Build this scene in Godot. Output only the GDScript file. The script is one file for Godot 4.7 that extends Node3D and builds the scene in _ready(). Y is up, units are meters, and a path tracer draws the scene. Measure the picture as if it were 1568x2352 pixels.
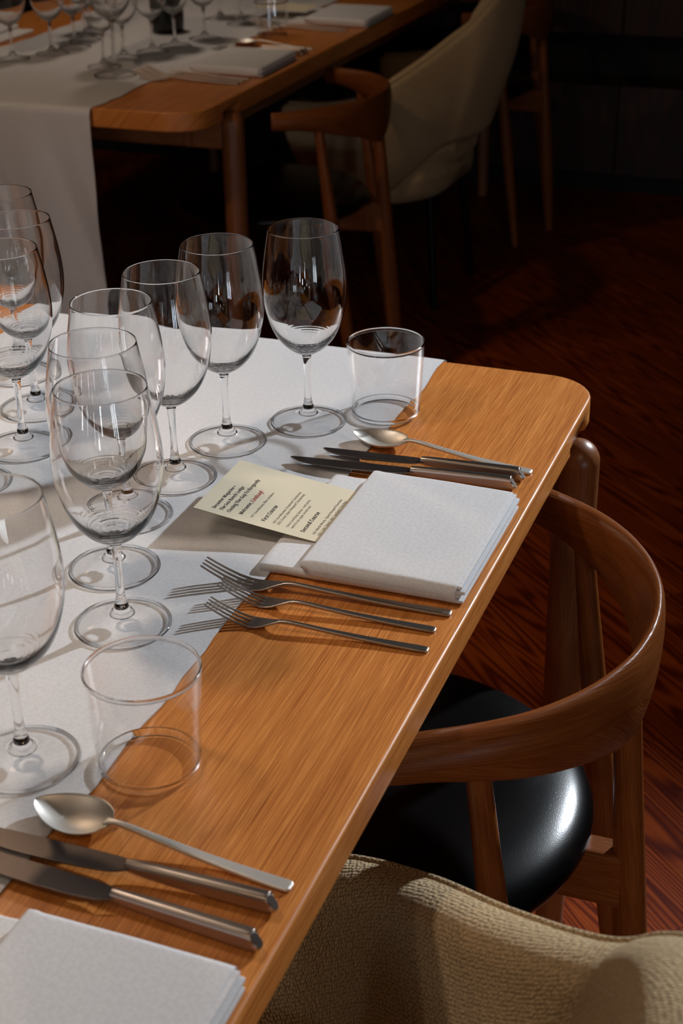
extends Node3D

const TY := 0.74            # table height
const CY := 0.7414          # top of the cloth runner
const GLINTS := [Vector2(-1.3, 0.55), Vector2(-0.95, 0.42), Vector2(-0.6, 0.62), Vector2(-0.1, 0.36), Vector2(0.45, 0.6), Vector2(0.95, 0.45), Vector2(1.5, 0.7)]  # unseen low panes, mirrored as specks in the glasses
# unseen pendants lighting tables, chairs and aisle: position, energy, deep shade
const BULBS := [[Vector3(-0.74, 1.84, 0.62), 0.50, true], [Vector3(-0.74, 1.84, 1.55), 0.17, true], [Vector3(-0.55, 2.15, 2.6), 0.20, false], [Vector3(-1.38, 1.75, -0.35), 0.33, false], [Vector3(0.85, 2.15, 1.7), 0.22, false], [Vector3(0.85, 2.15, 2.6), 0.10, false], [Vector3(-1.65, 1.85, -2.0), 0.20, true]]
var M := {}
var taken := {}
var rng := RandomNumberGenerator.new()

# ---------------------------------------------------------------- set-up
func _ready() -> void:
	rng.seed = 7
	var cam := Camera3D.new()
	cam.name = "camera"
	cam.transform = Transform3D(Basis(Vector3(0.93643, -0.01614, -0.35049), Vector3(-0.14848, 0.88685, -0.43754), Vector3(0.31789, 0.46177, 0.82808)).orthonormalized(), Vector3(0.2948, 1.4152, 1.6207))
	var lens := CameraAttributesPhysical.new()
	lens.frustum_focal_length = 35.05
	lens.frustum_focus_distance = 1.42
	lens.frustum_near = 0.05
	lens.frustum_far = 60.0
	lens.exposure_aperture = 6.5
	cam.attributes = lens
	add_child(cam)
	cam.fov = 37.80
	cam.current = true
	var we := WorldEnvironment.new()
	we.name = "room_air"
	var env := Environment.new()
	env.background_mode = Environment.BG_COLOR
	env.background_color = Color(0.0, 0.0, 0.0)
	env.tonemap_mode = Environment.TONE_MAPPER_LINEAR
	env.tonemap_exposure = 1.0
	env.sdfgi_enabled = true
	env.ssao_enabled = true
	env.ssil_enabled = true
	we.environment = env
	add_child(we)
	make_materials()
	lamps()
	room()
	near_table()
	far_table()
	chairs()
	near_settings()
	far_settings()
	fittings()

# ---------------------------------------------------------------- node helpers
func numbered(n: String) -> String:
	var k: int = taken.get(n, 0)
	taken[n] = k + 1
	return n if k == 0 else "%s_%03d" % [n, k]

func tag(o: Node3D, label: String, category: String, group := "", kind := "") -> Node3D:
	o.set_meta("label", label)
	if category: o.set_meta("category", category)
	if group: o.set_meta("group", group)
	if kind: o.set_meta("kind", kind)
	return o

func thing(n: String, label: String, category: String, at := Vector3.ZERO, turn := 0.0, group := "") -> Node3D:
	var o := Node3D.new()
	o.name = numbered(n)
	add_child(o)
	o.position = at
	o.rotation.y = turn
	tag(o, label, category, group)
	return o

func part(n: String, mesh: Mesh, mat: Material, parent: Node3D) -> MeshInstance3D:
	var o := MeshInstance3D.new()
	o.name = n if parent != self else numbered(n)
	o.mesh = mesh
	o.material_override = mat
	o.cast_shadow = GeometryInstance3D.SHADOW_CASTING_SETTING_ON
	parent.add_child(o, true)
	return o

func dup(src: Node3D, label: String, at: Vector3, turn := 0.0, sc := 1.0) -> Node3D:
	var o: Node3D = src.duplicate()
	var base := str(src.name)
	if base.length() > 4 and base[base.length() - 4] == "_" and base.right(3).is_valid_int(): base = base.left(-4)
	o.name = numbered(base)
	add_child(o)
	o.position = at
	o.rotation.y = turn
	o.scale = Vector3.ONE * sc
	o.set_meta("label", label)
	return o

# ---------------------------------------------------------------- mesh helpers
func build(v: PackedVector3Array, uv: PackedVector2Array, ix: PackedInt32Array, solid := true) -> ArrayMesh:
	if solid:
		var vol := 0.0
		for i in range(0, ix.size(), 3):
			vol += v[ix[i]].dot(v[ix[i + 1]].cross(v[ix[i + 2]]))
		if vol > 0.0:
			for i in range(0, ix.size(), 3):
				var t := ix[i]
				ix[i] = ix[i + 1]
				ix[i + 1] = t
	# area-weighted smooth normals, shared by position
	var acc := {}
	var keys := []
	keys.resize(v.size())
	for i in v.size():
		keys[i] = Vector3i((v[i] * 50000.0).round())
	for i in range(0, ix.size(), 3):
		var n := (v[ix[i + 2]] - v[ix[i]]).cross(v[ix[i + 1]] - v[ix[i]])
		for k in 3:
			var key = keys[ix[i + k]]
			acc[key] = acc.get(key, Vector3.ZERO) + n
	var nn := PackedVector3Array()
	nn.resize(v.size())
	for i in v.size():
		var a: Vector3 = acc.get(keys[i], Vector3.UP)
		nn[i] = a.normalized() if a.length() > 0.0 else Vector3.UP
	var arr := []
	arr.resize(Mesh.ARRAY_MAX)
	arr[Mesh.ARRAY_VERTEX] = v
	arr[Mesh.ARRAY_NORMAL] = nn
	arr[Mesh.ARRAY_TEX_UV] = uv
	arr[Mesh.ARRAY_INDEX] = ix
	var m := ArrayMesh.new()
	m.add_surface_from_arrays(Mesh.PRIMITIVE_TRIANGLES, arr)
	return m

func grid(rows: Array, uvs: Array, solid := true) -> ArrayMesh:
	var v := PackedVector3Array()
	var uv := PackedVector2Array()
	var ix := PackedInt32Array()
	var w: int = rows[0].size()
	for r in rows.size():
		v.append_array(rows[r])
		uv.append_array(uvs[r])
	for r in rows.size() - 1:
		for c in w - 1:
			var a := r * w + c
			ix.append_array(PackedInt32Array([a, a + 1, a + w, a + 1, a + w + 1, a + w]))
	return build(v, uv, ix, solid)

# profile of (radius, height), turned about y; closed when it starts and ends on the axis
func lathe(p: Array, seg := 64, solid := true) -> ArrayMesh:
	var rows := []
	var uvs := []
	var run := 0.0
	for i in p.size():
		var q: Vector2 = p[i]
		if i: run += q.distance_to(p[i - 1])
		var row := PackedVector3Array()
		var uu := PackedVector2Array()
		for k in seg + 1:
			var a := TAU * (k % seg) / seg
			row.append(Vector3(q.x * cos(a), q.y, q.x * sin(a)))
			uu.append(Vector2(float(k) / seg * 0.3, run))
		rows.append(row)
		uvs.append(uu)
	return grid(rows, uvs, solid)

# smooth curve through control points (Catmull-Rom)
func curve(p: Array, n: int) -> Array:
	var out := []
	for i in p.size() - 1:
		var a = p[max(i - 1, 0)]
		var b = p[i]
		var c = p[i + 1]
		var d = p[min(i + 2, p.size() - 1)]
		for k in n:
			var t := float(k) / n
			out.append(b.cubic_interpolate(c, a, d, t))
	out.append(p[-1])
	return out

func section(w: float, h: float, r: float, k := 5) -> PackedVector2Array:
	var out := PackedVector2Array()
	if r < 0.0:
		for i in 28:
			out.append(Vector2(w * cos(TAU * i / 28), h * sin(TAU * i / 28)))
		return out
	r = min(r, min(w, h) * 0.999)
	var cs := [Vector2(w - r, h - r), Vector2(-w + r, h - r), Vector2(-w + r, -h + r), Vector2(w - r, -h + r)]
	for q in 4:
		for i in k + 1:
			var a := PI / 2 * (q + float(i) / k)
			out.append(cs[q] + Vector2(cos(a), sin(a)) * r)
		var nx: Vector2 = cs[(q + 1) % 4]
		var a2 := PI / 2 * (q + 1)
		var e0: Vector2 = cs[q] + Vector2(cos(a2), sin(a2)) * r
		var e1 := nx + Vector2(cos(a2), sin(a2)) * r
		for t in [0.04, 0.35, 0.65, 0.96]:
			out.append(e0.lerp(e1, t))
	return out

# rows of [centre, half width, half height, corner radius (-1 ellipse), lean (optional)]
func loft(rows: Array, up := Vector3.UP, wob := 0.0, wseed := 1, caps := true, fixed := Vector3.ZERO) -> ArrayMesh:
	var noise := FastNoiseLite.new()
	noise.seed = wseed
	noise.frequency = 14.0
	var vv := []
	var uvs := []
	var run := 0.0
	var n := rows.size()
	for i in n:
		var c: Vector3 = rows[i][0]
		if i: run += c.distance_to(rows[i - 1][0])
		var t: Vector3 = (rows[min(i + 1, n - 1)][0] - rows[max(i - 1, 0)][0]).normalized()
		if fixed != Vector3.ZERO: t = fixed
		var u := up
		if rows[i].size() > 4: u = up.rotated(t, rows[i][4])
		var side := t.cross(u).normalized()
		u = side.cross(t).normalized()
		var sec := section(rows[i][1], rows[i][2], rows[i][3])
		var row := PackedVector3Array()
		var uu := PackedVector2Array()
		var per := 0.0
		for k in sec.size() + 1:
			var q := sec[k % sec.size()]
			if k: per += q.distance_to(sec[k - 1])
			var pt := c + side * q.x + u * q.y
			if wob > 0.0: pt += u * noise.get_noise_3dv(pt) * wob * signf(q.y + 0.0001)
			row.append(pt)
			uu.append(Vector2(per, run))
		if i == 0 and caps: cap(vv, uvs, row, uu, c, false)
		vv.append(row)
		uvs.append(uu)
		if i == n - 1 and caps: cap(vv, uvs, row, uu, c, true)
	return grid(vv, uvs)

func cap(vv: Array, uvs: Array, row: PackedVector3Array, uu: PackedVector2Array, c: Vector3, after: bool) -> void:
	var sets := []
	for f in [0.97, 0.0]:
		var r := PackedVector3Array()
		for p in row: r.append(c.lerp(p, f))
		sets.append(r)
	if after:
		vv.append(sets[0]); uvs.append(uu); vv.append(sets[1]); uvs.append(uu)
	else:
		vv.append(sets[1]); uvs.append(uu); vv.append(sets[0]); uvs.append(uu)

func box(sx: float, sy: float, sz: float, r := 0.004) -> ArrayMesh:   # long axis is z
	return loft([[Vector3(0, 0, -sz / 2), sx / 2 - r, sy / 2 - r, r], [Vector3(0, 0, -sz / 2 + r), sx / 2, sy / 2, r], [Vector3(0, 0, sz / 2 - r), sx / 2, sy / 2, r], [Vector3(0, 0, sz / 2), sx / 2 - r, sy / 2 - r, r]])

# a straight round leg with its own radii along the way
func leg_mesh(a: Vector3, b: Vector3, radii: Array, dome := 0.0) -> ArrayMesh:
	var rows := []
	var n := radii.size()
	for i in n:
		rows.append([a.lerp(b, float(i) / (n - 1)), radii[i], radii[i], -1.0])
	if dome > 0.0:
		var d := (b - a).normalized()
		for k in range(1, 9):
			var an := PI / 2 * k / 8
			rows.append([b + d * dome * sin(an), maxf(radii[-1] * cos(an), 0.0002), maxf(radii[-1] * cos(an), 0.0002), -1.0])
	return loft(rows, Vector3(0.3, 0.1, 1).normalized())

# ---------------------------------------------------------------- materials
func picture(w: int, h: int, f: Callable) -> ImageTexture:
	var data := PackedByteArray()
	data.resize(w * h * 3)
	var at := 0
	for y in h:
		for x in w:
			var c: Color = f.call(x, y)
			data[at] = clampi(int(c.r * 255.0), 0, 255)
			data[at + 1] = clampi(int(c.g * 255.0), 0, 255)
			data[at + 2] = clampi(int(c.b * 255.0), 0, 255)
			at += 3
	return ImageTexture.create_from_image(Image.create_from_data(w, h, false, Image.FORMAT_RGB8, data))

func grey(w: int, h: int, f: Callable) -> ImageTexture:
	var data := PackedByteArray()
	data.resize(w * h)
	var at := 0
	for y in h:
		for x in w:
			data[at] = clampi(int(f.call(x, y) * 255.0), 0, 255)
			at += 1
	return ImageTexture.create_from_image(Image.create_from_data(w, h, false, Image.FORMAT_L8, data))

func noise(s: int, f: float, oct := 1) -> FastNoiseLite:
	var n := FastNoiseLite.new()
	n.seed = s
	n.frequency = f
	n.noise_type = FastNoiseLite.TYPE_SIMPLEX
	n.fractal_type = FastNoiseLite.FRACTAL_FBM if oct > 1 else FastNoiseLite.FRACTAL_NONE
	n.fractal_octaves = oct
	return n

func plain(c: Color, rough: float, metal := 0.0, spec := 0.5) -> StandardMaterial3D:
	var m := StandardMaterial3D.new()
	m.albedo_color = c
	m.roughness = rough
	m.metallic = metal
	m.metallic_specular = spec
	return m

func textured(t: Texture2D, tint: Color, rough: float, uv: Vector2, bump: Texture2D = null, bs := 0.0) -> StandardMaterial3D:
	var m := plain(tint, rough)
	m.albedo_texture = t
	m.uv1_scale = Vector3(uv.x, uv.y, 1)
	if bump:
		m.heightmap_enabled = true
		m.heightmap_texture = bump
		m.heightmap_scale = bs
	return m

func make_materials() -> void:
	var n1 := noise(3, 0.02, 2)
	var n2 := noise(5, 0.11, 2)
	var n3 := noise(9, 0.3)
	# oak: fine lines along v; 0.6 m across, 1.6 m along
	var oak_value := func(x: int, y: int) -> float:
		var slow := n1.get_noise_2d(x * 0.6, y * 0.05)
		var wx := x + slow * 6.0
		var line := n2.get_noise_2d(wx * 1.9, y * 0.022 + 40.0)
		var pore := n3.get_noise_2d(wx * 1.25 + 300.0, y * 0.028)
		var fleck := n3.get_noise_2d(wx * 1.0 + 900.0, y * 0.06)
		var v := 0.885 + 0.05 * slow + 0.055 * line
		if pore > 0.40: v -= (pore - 0.40) * 0.42
		if fleck > 0.62: v += (fleck - 0.62) * 0.50
		return v
	var oak := picture(1536, 1024, func(x: int, y: int):
		var v: float = oak_value.call(x, y)
		var d := clampf(v, 0.3, 1.1)
		return Color(0.97 * pow(d, 0.85), 0.93 * pow(d, 1.25), 0.86 * pow(d, 1.7)))
	var oak_bump := grey(1024, 512, func(x: int, y: int):
		var pore := n3.get_noise_2d(x * 1.7 + 300.0, y * 0.1)
		return 0.8 - maxf(0.0, pore - 0.3) * 0.9)
	M.oak = textured(oak, Color(0.92, 0.64, 0.365), 0.38, Vector2(1 / 0.6, 1 / 1.6), oak_bump, 0.012)
	M.oak.metallic_specular = 0.45
	M.oak_end = textured(oak, Color(0.74, 0.47, 0.22), 0.30, Vector2(1 / 0.6, 1 / 1.6))
	M.chair_oak = textured(oak, Color(0.57, 0.355, 0.195), 0.36, Vector2(1 / 0.5, 1 / 1.2), oak_bump, 0.02)
	M.chair_oak.metallic_specular = 0.3
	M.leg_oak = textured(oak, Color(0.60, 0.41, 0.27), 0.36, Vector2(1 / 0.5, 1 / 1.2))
	# heart pine floor: wide cathedral rings; 0.16 m across, 2 m along
	var f1 := noise(21, 0.006, 2)
	var f2 := noise(23, 0.09)
	var pine := picture(384, 1024, func(x: int, y: int):
		var w := f1.get_noise_2d(x * 0.5, y * 0.13) * 5.5 + x * 0.014
		var ring := pow(0.5 + 0.5 * sin(w * TAU * 0.9), 2.2)
		var fine := f2.get_noise_2d(x * 2.2, y * 0.06) * 0.10
		var v := 1.0 - 0.38 * ring + fine
		return Color(0.92 * v, 0.80 * pow(maxf(v, 0.0), 1.5), 0.70 * pow(maxf(v, 0.0), 1.8)))
	M.pine = []
	for k in 4:
		var fm := textured(pine, [Color(0.63, 0.32, 0.115), Color(0.69, 0.36, 0.13), Color(0.58, 0.28, 0.10), Color(0.65, 0.33, 0.12)][k], 0.45, Vector2(1 / 0.16, 1 / 2.0))
		fm.metallic_specular = 0.25
		fm.uv1_offset = Vector3(k * 0.27, k * 0.31, 0)
		M.pine.append(fm)
	M.wall_wood = textured(pine, Color(0.22, 0.055, 0.03), 0.6, Vector2(1 / 0.4, 1 / 2.0))
	M.dark = plain(Color(0.03, 0.025, 0.022), 0.8)
	M.ceiling = plain(Color(0.14, 0.11, 0.09), 0.9)
	M.wall = plain(Color(0.16, 0.09, 0.06), 0.85)
	# linen: fine diagonal twill
	var twill := grey(256, 256, func(x: int, y: int):
		var a := sin((x + y) * TAU / 8.0) * 0.5 + 0.5
		var b := sin((x - y) * TAU / 32.0) * 0.15
		return clampf(0.2 + 0.6 * a + b, 0.0, 1.0))
	var l1 := noise(31, 0.012, 3)
	var l2 := noise(32, 0.16)
	var flax := picture(512, 512, func(x: int, y: int):
		var v := 0.965 + 0.03 * l1.get_noise_2d(x, y) + 0.02 * l2.get_noise_2d(x * 0.12, y * 2.0) + 0.02 * l2.get_noise_2d(x * 2.0, y * 0.12 + 90.0)
		return Color(v, v, v))
	M.cloth = textured(flax, Color(0.86, 0.86, 0.87), 0.85, Vector2(4, 4))
	M.cloth.heightmap_enabled = true
	M.cloth.heightmap_texture = twill
	M.cloth.heightmap_scale = 0.004
	M.cloth.uv1_scale = Vector3(28, 28, 1)
	M.napkin = M.cloth.duplicate()
	M.napkin.albedo_color = Color(0.90, 0.90, 0.91)
	M.napkin.heightmap_scale = 0.002
	# boucle: rows of plump loops, 96 mm square
	var jit := []
	for k in 24 * 24: jit.append(Vector3(rng.randf_range(-0.22, 0.22), rng.randf_range(-0.22, 0.22), rng.randf_range(0.55, 1.0)))
	var loops := func(x: int, y: int) -> float:
		var u := x / 512.0 * 24.0
		var v := y / 512.0 * 24.0
		var best := 0.0
		for j in 3:
			var row := int(floor(v)) - 1 + j
			var off := 0.5 if (row % 2 + 2) % 2 else 0.0
			for i in 3:
				var colm := int(floor(u - off)) - 1 + i
				var g: Vector3 = jit[((row + 24) % 24) * 24 + ((colm + 24) % 24)]
				var dx := (u - (colm + 0.5 + off + g.x)) / 0.56
				var dy := (v - (row + 0.5 + g.y)) / 0.60
				var d := 1.0 - dx * dx - dy * dy
				if d > 0.0: best = maxf(best, sqrt(d) * g.z)
		return best
	var loop_tex := grey(512, 512, loops)
	var loop_col := picture(512, 512, func(x: int, y: int):
		var h: float = loops.call(x, y)
		var v := 0.80 + 0.2 * h + 0.07 * l1.get_noise_2d(x * 3.0, y * 3.0)
		return Color(v, v * 0.985, v * 0.96))
	M.boucle = textured(loop_col, Color(0.85, 0.75, 0.585), 0.95, Vector2(1 / 0.088, 1 / 0.088), loop_tex, 0.20)
	M.boucle.rim_enabled = true
	M.boucle.rim = 0.3
	M.welt = plain(Color(0.60, 0.52, 0.40), 0.95)
	# black leather
	var cell := FastNoiseLite.new()
	cell.seed = 4
	cell.noise_type = FastNoiseLite.TYPE_CELLULAR
	cell.frequency = 0.055
	cell.cellular_return_type = FastNoiseLite.RETURN_DISTANCE2_SUB
	var grain := grey(512, 512, func(x: int, y: int): return clampf(0.15 + 0.9 * cell.get_noise_2d(x, y) + 0.5, 0.0, 1.0))
	M.leather = plain(Color(0.014, 0.014, 0.016), 0.25)
	M.leather.heightmap_enabled = true
	M.leather.heightmap_texture = grain
	M.leather.heightmap_scale = 0.012
	M.leather.uv1_triplanar = true
	M.leather.uv1_scale = Vector3(16, 16, 16)
	# metal
	M.steel = plain(Color(0.70, 0.65, 0.61), 0.32, 1.0)
	M.blade = plain(Color(0.44, 0.40, 0.38), 0.36, 1.0)
	M.spoon = plain(Color(0.88, 0.86, 0.83), 0.48, 1.0)
	# glass
	M.glass = StandardMaterial3D.new()
	M.glass.albedo_color = Color(1, 1, 1, 0.0)
	M.glass.roughness = 0.0
	M.glass.refraction_enabled = true
	M.glass.refraction_scale = 0.05
	M.glass.transparency = BaseMaterial3D.TRANSPARENCY_ALPHA
	M.film = StandardMaterial3D.new()
	M.film.albedo_color = Color(1, 1, 1, 0.0)
	M.film.roughness = 0.0
	M.film.transparency = BaseMaterial3D.TRANSPARENCY_ALPHA
	M.paper = plain(Color(0.89, 0.85, 0.745), 0.75)
	M.ink = plain(Color(0.045, 0.04, 0.035), 0.7)
	M.ink_grey = plain(Color(0.30, 0.285, 0.25), 0.7)
	M.ink_red = plain(Color(0.62, 0.05, 0.06), 0.7)
	M.ceramic = plain(Color(0.7, 0.71, 0.74), 0.25)
	M.green_glass = plain(Color(0.02, 0.035, 0.025), 0.15)
	M.black_metal = plain(Color(0.03, 0.03, 0.03), 0.45, 0.6)

# ---------------------------------------------------------------- lamps (outside the frame)
func lamps() -> void:
	# unseen key spotlight at far right, placed to light the near table
	var at := Vector3(1.06, 1.98, -1.95)
	var aim := Vector3(-0.16, 0.74, 0.62)
	var s := SpotLight3D.new()
	s.name = "unseen_spot_beam"
	s.light_color = Color(0.93, 0.965, 1.0)
	s.light_energy = 9.8
	s.light_size = 0.05
	s.spot_angle = 24.0
	s.spot_angle_attenuation = 0.7
	s.spot_range = 12.0
	s.spot_attenuation = 2.0
	s.shadow_enabled = true
	add_child(s)
	s.look_at_from_position(at, aim, Vector3.UP)
	# unseen warm pendants, placed to soften shadows and sparkle in the glasses
	for k in BULBS.size():
		var o := OmniLight3D.new()
		o.name = "unseen_pendant_light"
		o.light_color = Color(1.0, 0.92, 0.84) if BULBS[k][2] else Color(1.0, 0.86, 0.72)
		o.light_energy = BULBS[k][1]
		o.light_size = 0.085 if BULBS[k][2] else 0.04
		o.omni_range = 12.0
		o.omni_attenuation = 2.0
		o.shadow_enabled = true
		o.position = BULBS[k][0]
		add_child(o, true)

	# unseen panes at the right wall, placed for bright streaks on the bowls
	for k in 3:
		var a := AreaLight3D.new()
		a.name = "unseen_pane_light"
		a.light_color = Color(0.92, 0.97, 1.0)
		a.area_size = Vector2(0.09, 0.55)
		a.light_energy = 0.42
		a.area_range = 14.0
		a.area_attenuation = 2.0
		a.shadow_enabled = true
		a.transform = Transform3D(Basis(Vector3.UP, PI / 2), Vector3(3.30, 0.62, 2.85 + k * 0.36))
		add_child(a, true)

	# unseen low panes behind the viewer, placed for specks in the glasses
	for q in GLINTS:
		var a := AreaLight3D.new()
		a.name = "unseen_low_pane_light"
		a.light_color = Color(0.95, 0.98, 1.0)
		a.area_size = Vector2(0.07, 0.24)
		a.light_energy = 0.24
		a.area_range = 14.0
		a.area_attenuation = 2.0
		a.shadow_enabled = true
		a.position = Vector3(q.x, q.y, 4.33)
		add_child(a, true)

func fittings() -> void:
	var low := Node3D.new()
	low.name = "unseen_window_2"
	add_child(low)
	tag(low, "unseen row of low panes behind the viewer, placed for specks in the glasses", "", "", "structure")
	var pane_glow := plain(Color(0.8, 0.9, 1.0), 0.6)  # glowing surface of the unseen panes
	pane_glow.emission_enabled = true
	pane_glow.emission = Color(0.92, 0.97, 1.0)
	pane_glow.emission_energy_multiplier = 1.5
	var win := Node3D.new()
	win.name = "unseen_window_1"
	add_child(win)
	tag(win, "unseen slim window in the right wall, placed for streaks on the glasses", "", "", "structure")
	for q in GLINTS:
		var gm := BoxMesh.new()
		gm.size = Vector3(0.07, 0.24, 0.01)
		part("pane", gm, pane_glow, low).position = Vector3(q.x, q.y, 4.36)
	for k in 3:
		var pm := BoxMesh.new()
		pm.size = Vector3(0.01, 0.55, 0.09)
		part("pane", pm, pane_glow, win).position = Vector3(3.33, 0.62, 2.85 + k * 0.36)
	for k in 3:
		for e in [-1.0, 1.0]:
			var fm := part("frame", box(0.04, 0.06, 0.62), M.black_metal, win)
			fm.transform = Transform3D(Basis(Vector3.RIGHT, PI / 2), Vector3(3.335, 0.62, 2.85 + k * 0.36 + e * 0.075))
			part("frame", box(0.05, 0.04, 0.15), M.black_metal, win).position = Vector3(3.335, 0.62 + e * 0.295, 2.85 + k * 0.36)
	var glow := plain(Color(1.0, 0.9, 0.8), 0.5)
	glow.emission_enabled = true
	glow.emission = Color(1.0, 0.84, 0.69)
	glow.emission_energy_multiplier = 3.0
	var names := ["unseen shaded pendant lighting the wine glasses on the near table", "unseen shaded pendant lighting the near end of the near table", "unseen globe pendant lighting the table line from behind the viewer", "unseen globe pendant lighting the far chairs and the hanging cloth", "unseen globe pendant lighting the black seat and the aisle floor", "unseen globe pendant lighting the aisle from behind the viewer", "unseen shaded pendant lighting the middle of the far table"]
	var at := []
	for b in BULBS: at.append(b[0])
	for k in at.size():
		var t := thing("unseen_pendant", names[k], "lamp", at[k], 0.0, "unseen globe pendants on the ceiling")
		var ball := []
		var br: float = 0.09 if BULBS[k][2] else 0.046
		for i in 17: ball.append(Vector2(br * sin(PI * i / 16.0), -br * cos(PI * i / 16.0)))
		part("bulb", lathe(ball, 32), glow, t)
		if BULBS[k][2]:
			part("shade", lathe([Vector2(0.165, -0.215), Vector2(0.167, -0.215), Vector2(0.160, -0.12), Vector2(0.135, 0.02), Vector2(0.080, 0.105), Vector2(0.014, 0.130), Vector2(0.014, 0.127), Vector2(0.078, 0.102), Vector2(0.132, 0.018), Vector2(0.157, -0.12), Vector2(0.165, -0.215)], 48), M.black_metal, t)  # unseen lampshade, keeps this pendant's light off the chairs and aisle
		part("socket", lathe([Vector2(0, br), Vector2(0.014, br), Vector2(0.016, br + 0.006), Vector2(0.014, br + 0.046), Vector2(0.004, br + 0.056), Vector2(0, br + 0.056)], 24), M.black_metal, t)
		part("cord", leg_mesh(Vector3(0, br + 0.054, 0), Vector3(0, 2.80 - at[k].y, 0), [0.003, 0.003]), M.black_metal, t)
	var st := thing("unseen_spotlight", "unseen black spotlight on a tripod stand, placed to light the near table", "spotlight", Vector3(1.06, 0, -1.95))  # out of view, body for the key light on the near table
	var dir := (Vector3(-0.16, 0.74, 0.62) - Vector3(1.06, 1.98, -1.95)).normalized()
	var hd := Vector3(0, 1.98, 0) - dir * 0.03
	part("housing", loft([[hd - dir * 0.22, 0.05, 0.05, -1.0], [hd - dir * 0.20, 0.065, 0.065, -1.0], [hd - dir * 0.02, 0.07, 0.07, -1.0], [hd - dir * 0.012, 0.06, 0.06, -1.0]], Vector3.UP), M.black_metal, st)
	var lg := plain(Color(1, 1, 1), 0.4)
	lg.emission_enabled = true
	lg.emission = Color(0.93, 0.965, 1.0)
	lg.emission_energy_multiplier = 8.0
	part("lens", loft([[hd - dir * 0.012, 0.045, 0.045, -1.0], [hd - dir * 0.006, 0.045, 0.045, -1.0]], Vector3.UP), lg, st)
	part("pole", leg_mesh(Vector3(0, 0.25, 0), hd - dir * 0.12 - Vector3(0, 0.06, 0), [0.014, 0.012]), M.black_metal, st)
	for k in 3:
		var a := TAU * k / 3
		part("leg", leg_mesh(Vector3(cos(a) * 0.4, 0, sin(a) * 0.4), Vector3(0, 0.6, 0), [0.01, 0.01]), M.black_metal, st)

# ---------------------------------------------------------------- room
func room() -> void:
	var fl := Node3D.new()
	fl.name = "floor"
	add_child(fl)
	tag(fl, "dark red pine plank floor laid diagonally under tables", "", "", "structure")
	var w := 0.14
	var ln := 1.9
	var pm: ArrayMesh = box(w - 0.0005, 0.02, ln - 0.0005, 0.0006)
	var lay := Node3D.new()
	for i in range(-30, 31):
		var shift := fposmod(i * 0.77, ln)
		for j in range(-4, 5):
			var a := i * w
			var b := j * ln + shift
			# across (1,0,-1), along (1,0,1)
			var p := Vector3((a + b) * 0.70711 - 0.4, -0.01 + rng.randf_range(-0.0003, 0.0003), (-a + b) * 0.70711 + 0.3)
			if p.x < -4.6 or p.x > 3.2 or p.z < -4.4 or p.z > 4.4: continue
			var q := part("plank", pm, M.pine[rng.randi() % 4], fl)
			q.position = p
			q.rotation.y = PI / 4
	lay.free()
	var sub := MeshInstance3D.new()
	var slab := func(n: String, label: String, size: Vector3, pos: Vector3, mat: Material) -> void:
		var bm := BoxMesh.new()
		bm.size = size
		var o := part(n, bm, mat, self)
		o.position = pos
		tag(o, label, "", "", "structure")
	sub.free()
	slab.call("floor_base", "dark subfloor below the planks", Vector3(8.4, 0.1, 9.0), Vector3(-0.7, -0.075, 0.0), M.dark)
	slab.call("ceiling", "dim brown ceiling above the dining room", Vector3(8.4, 0.1, 9.0), Vector3(-0.7, 2.85, 0.0), M.ceiling)
	slab.call("wall_left", "dark wall on the left of the dining room", Vector3(0.1, 2.9, 9.0), Vector3(-4.8, 1.4, 0), M.wall)
	slab.call("wall_right", "dark wall on the right of the dining room", Vector3(0.1, 2.9, 9.0), Vector3(3.4, 1.4, 0), M.dark)
	slab.call("wall_front", "dark wall behind the viewer", Vector3(8.4, 2.9, 0.1), Vector3(-0.7, 1.4, 4.45), M.wall)
	slab.call("wall_back", "black back wall behind the panelling", Vector3(8.4, 2.9, 0.1), Vector3(-0.7, 1.4, -3.75), M.dark)
	# panelling: boards below a dark recess, boards above it
	var lower := box(0.236, 0.03, 0.35, 0.003)
	var upper := box(0.236, 0.03, 2.0, 0.003)
	var wain := Node3D.new()
	wain.name = "trim_1"
	add_child(wain)
	tag(wain, "dark red wooden panelling in two tiers along back wall", "", "", "structure")
	for i in 34:
		var x := -4.6 + i * 0.24
		var a := part("panel", lower, M.wall_wood, wain)
		a.transform = Transform3D(Basis(Vector3.RIGHT, PI / 2), Vector3(x, 0.175, -3.5))
		var b := part("panel", upper, M.wall_wood, wain)
		b.transform = Transform3D(Basis(Vector3.RIGHT, PI / 2), Vector3(x, 1.515, -3.5))
	slab.call("baseboard_back", "black baseboard under the panelling", Vector3(8.2, 0.05, 0.02), Vector3(-0.7, 0.025, -3.475), M.dark)

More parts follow.
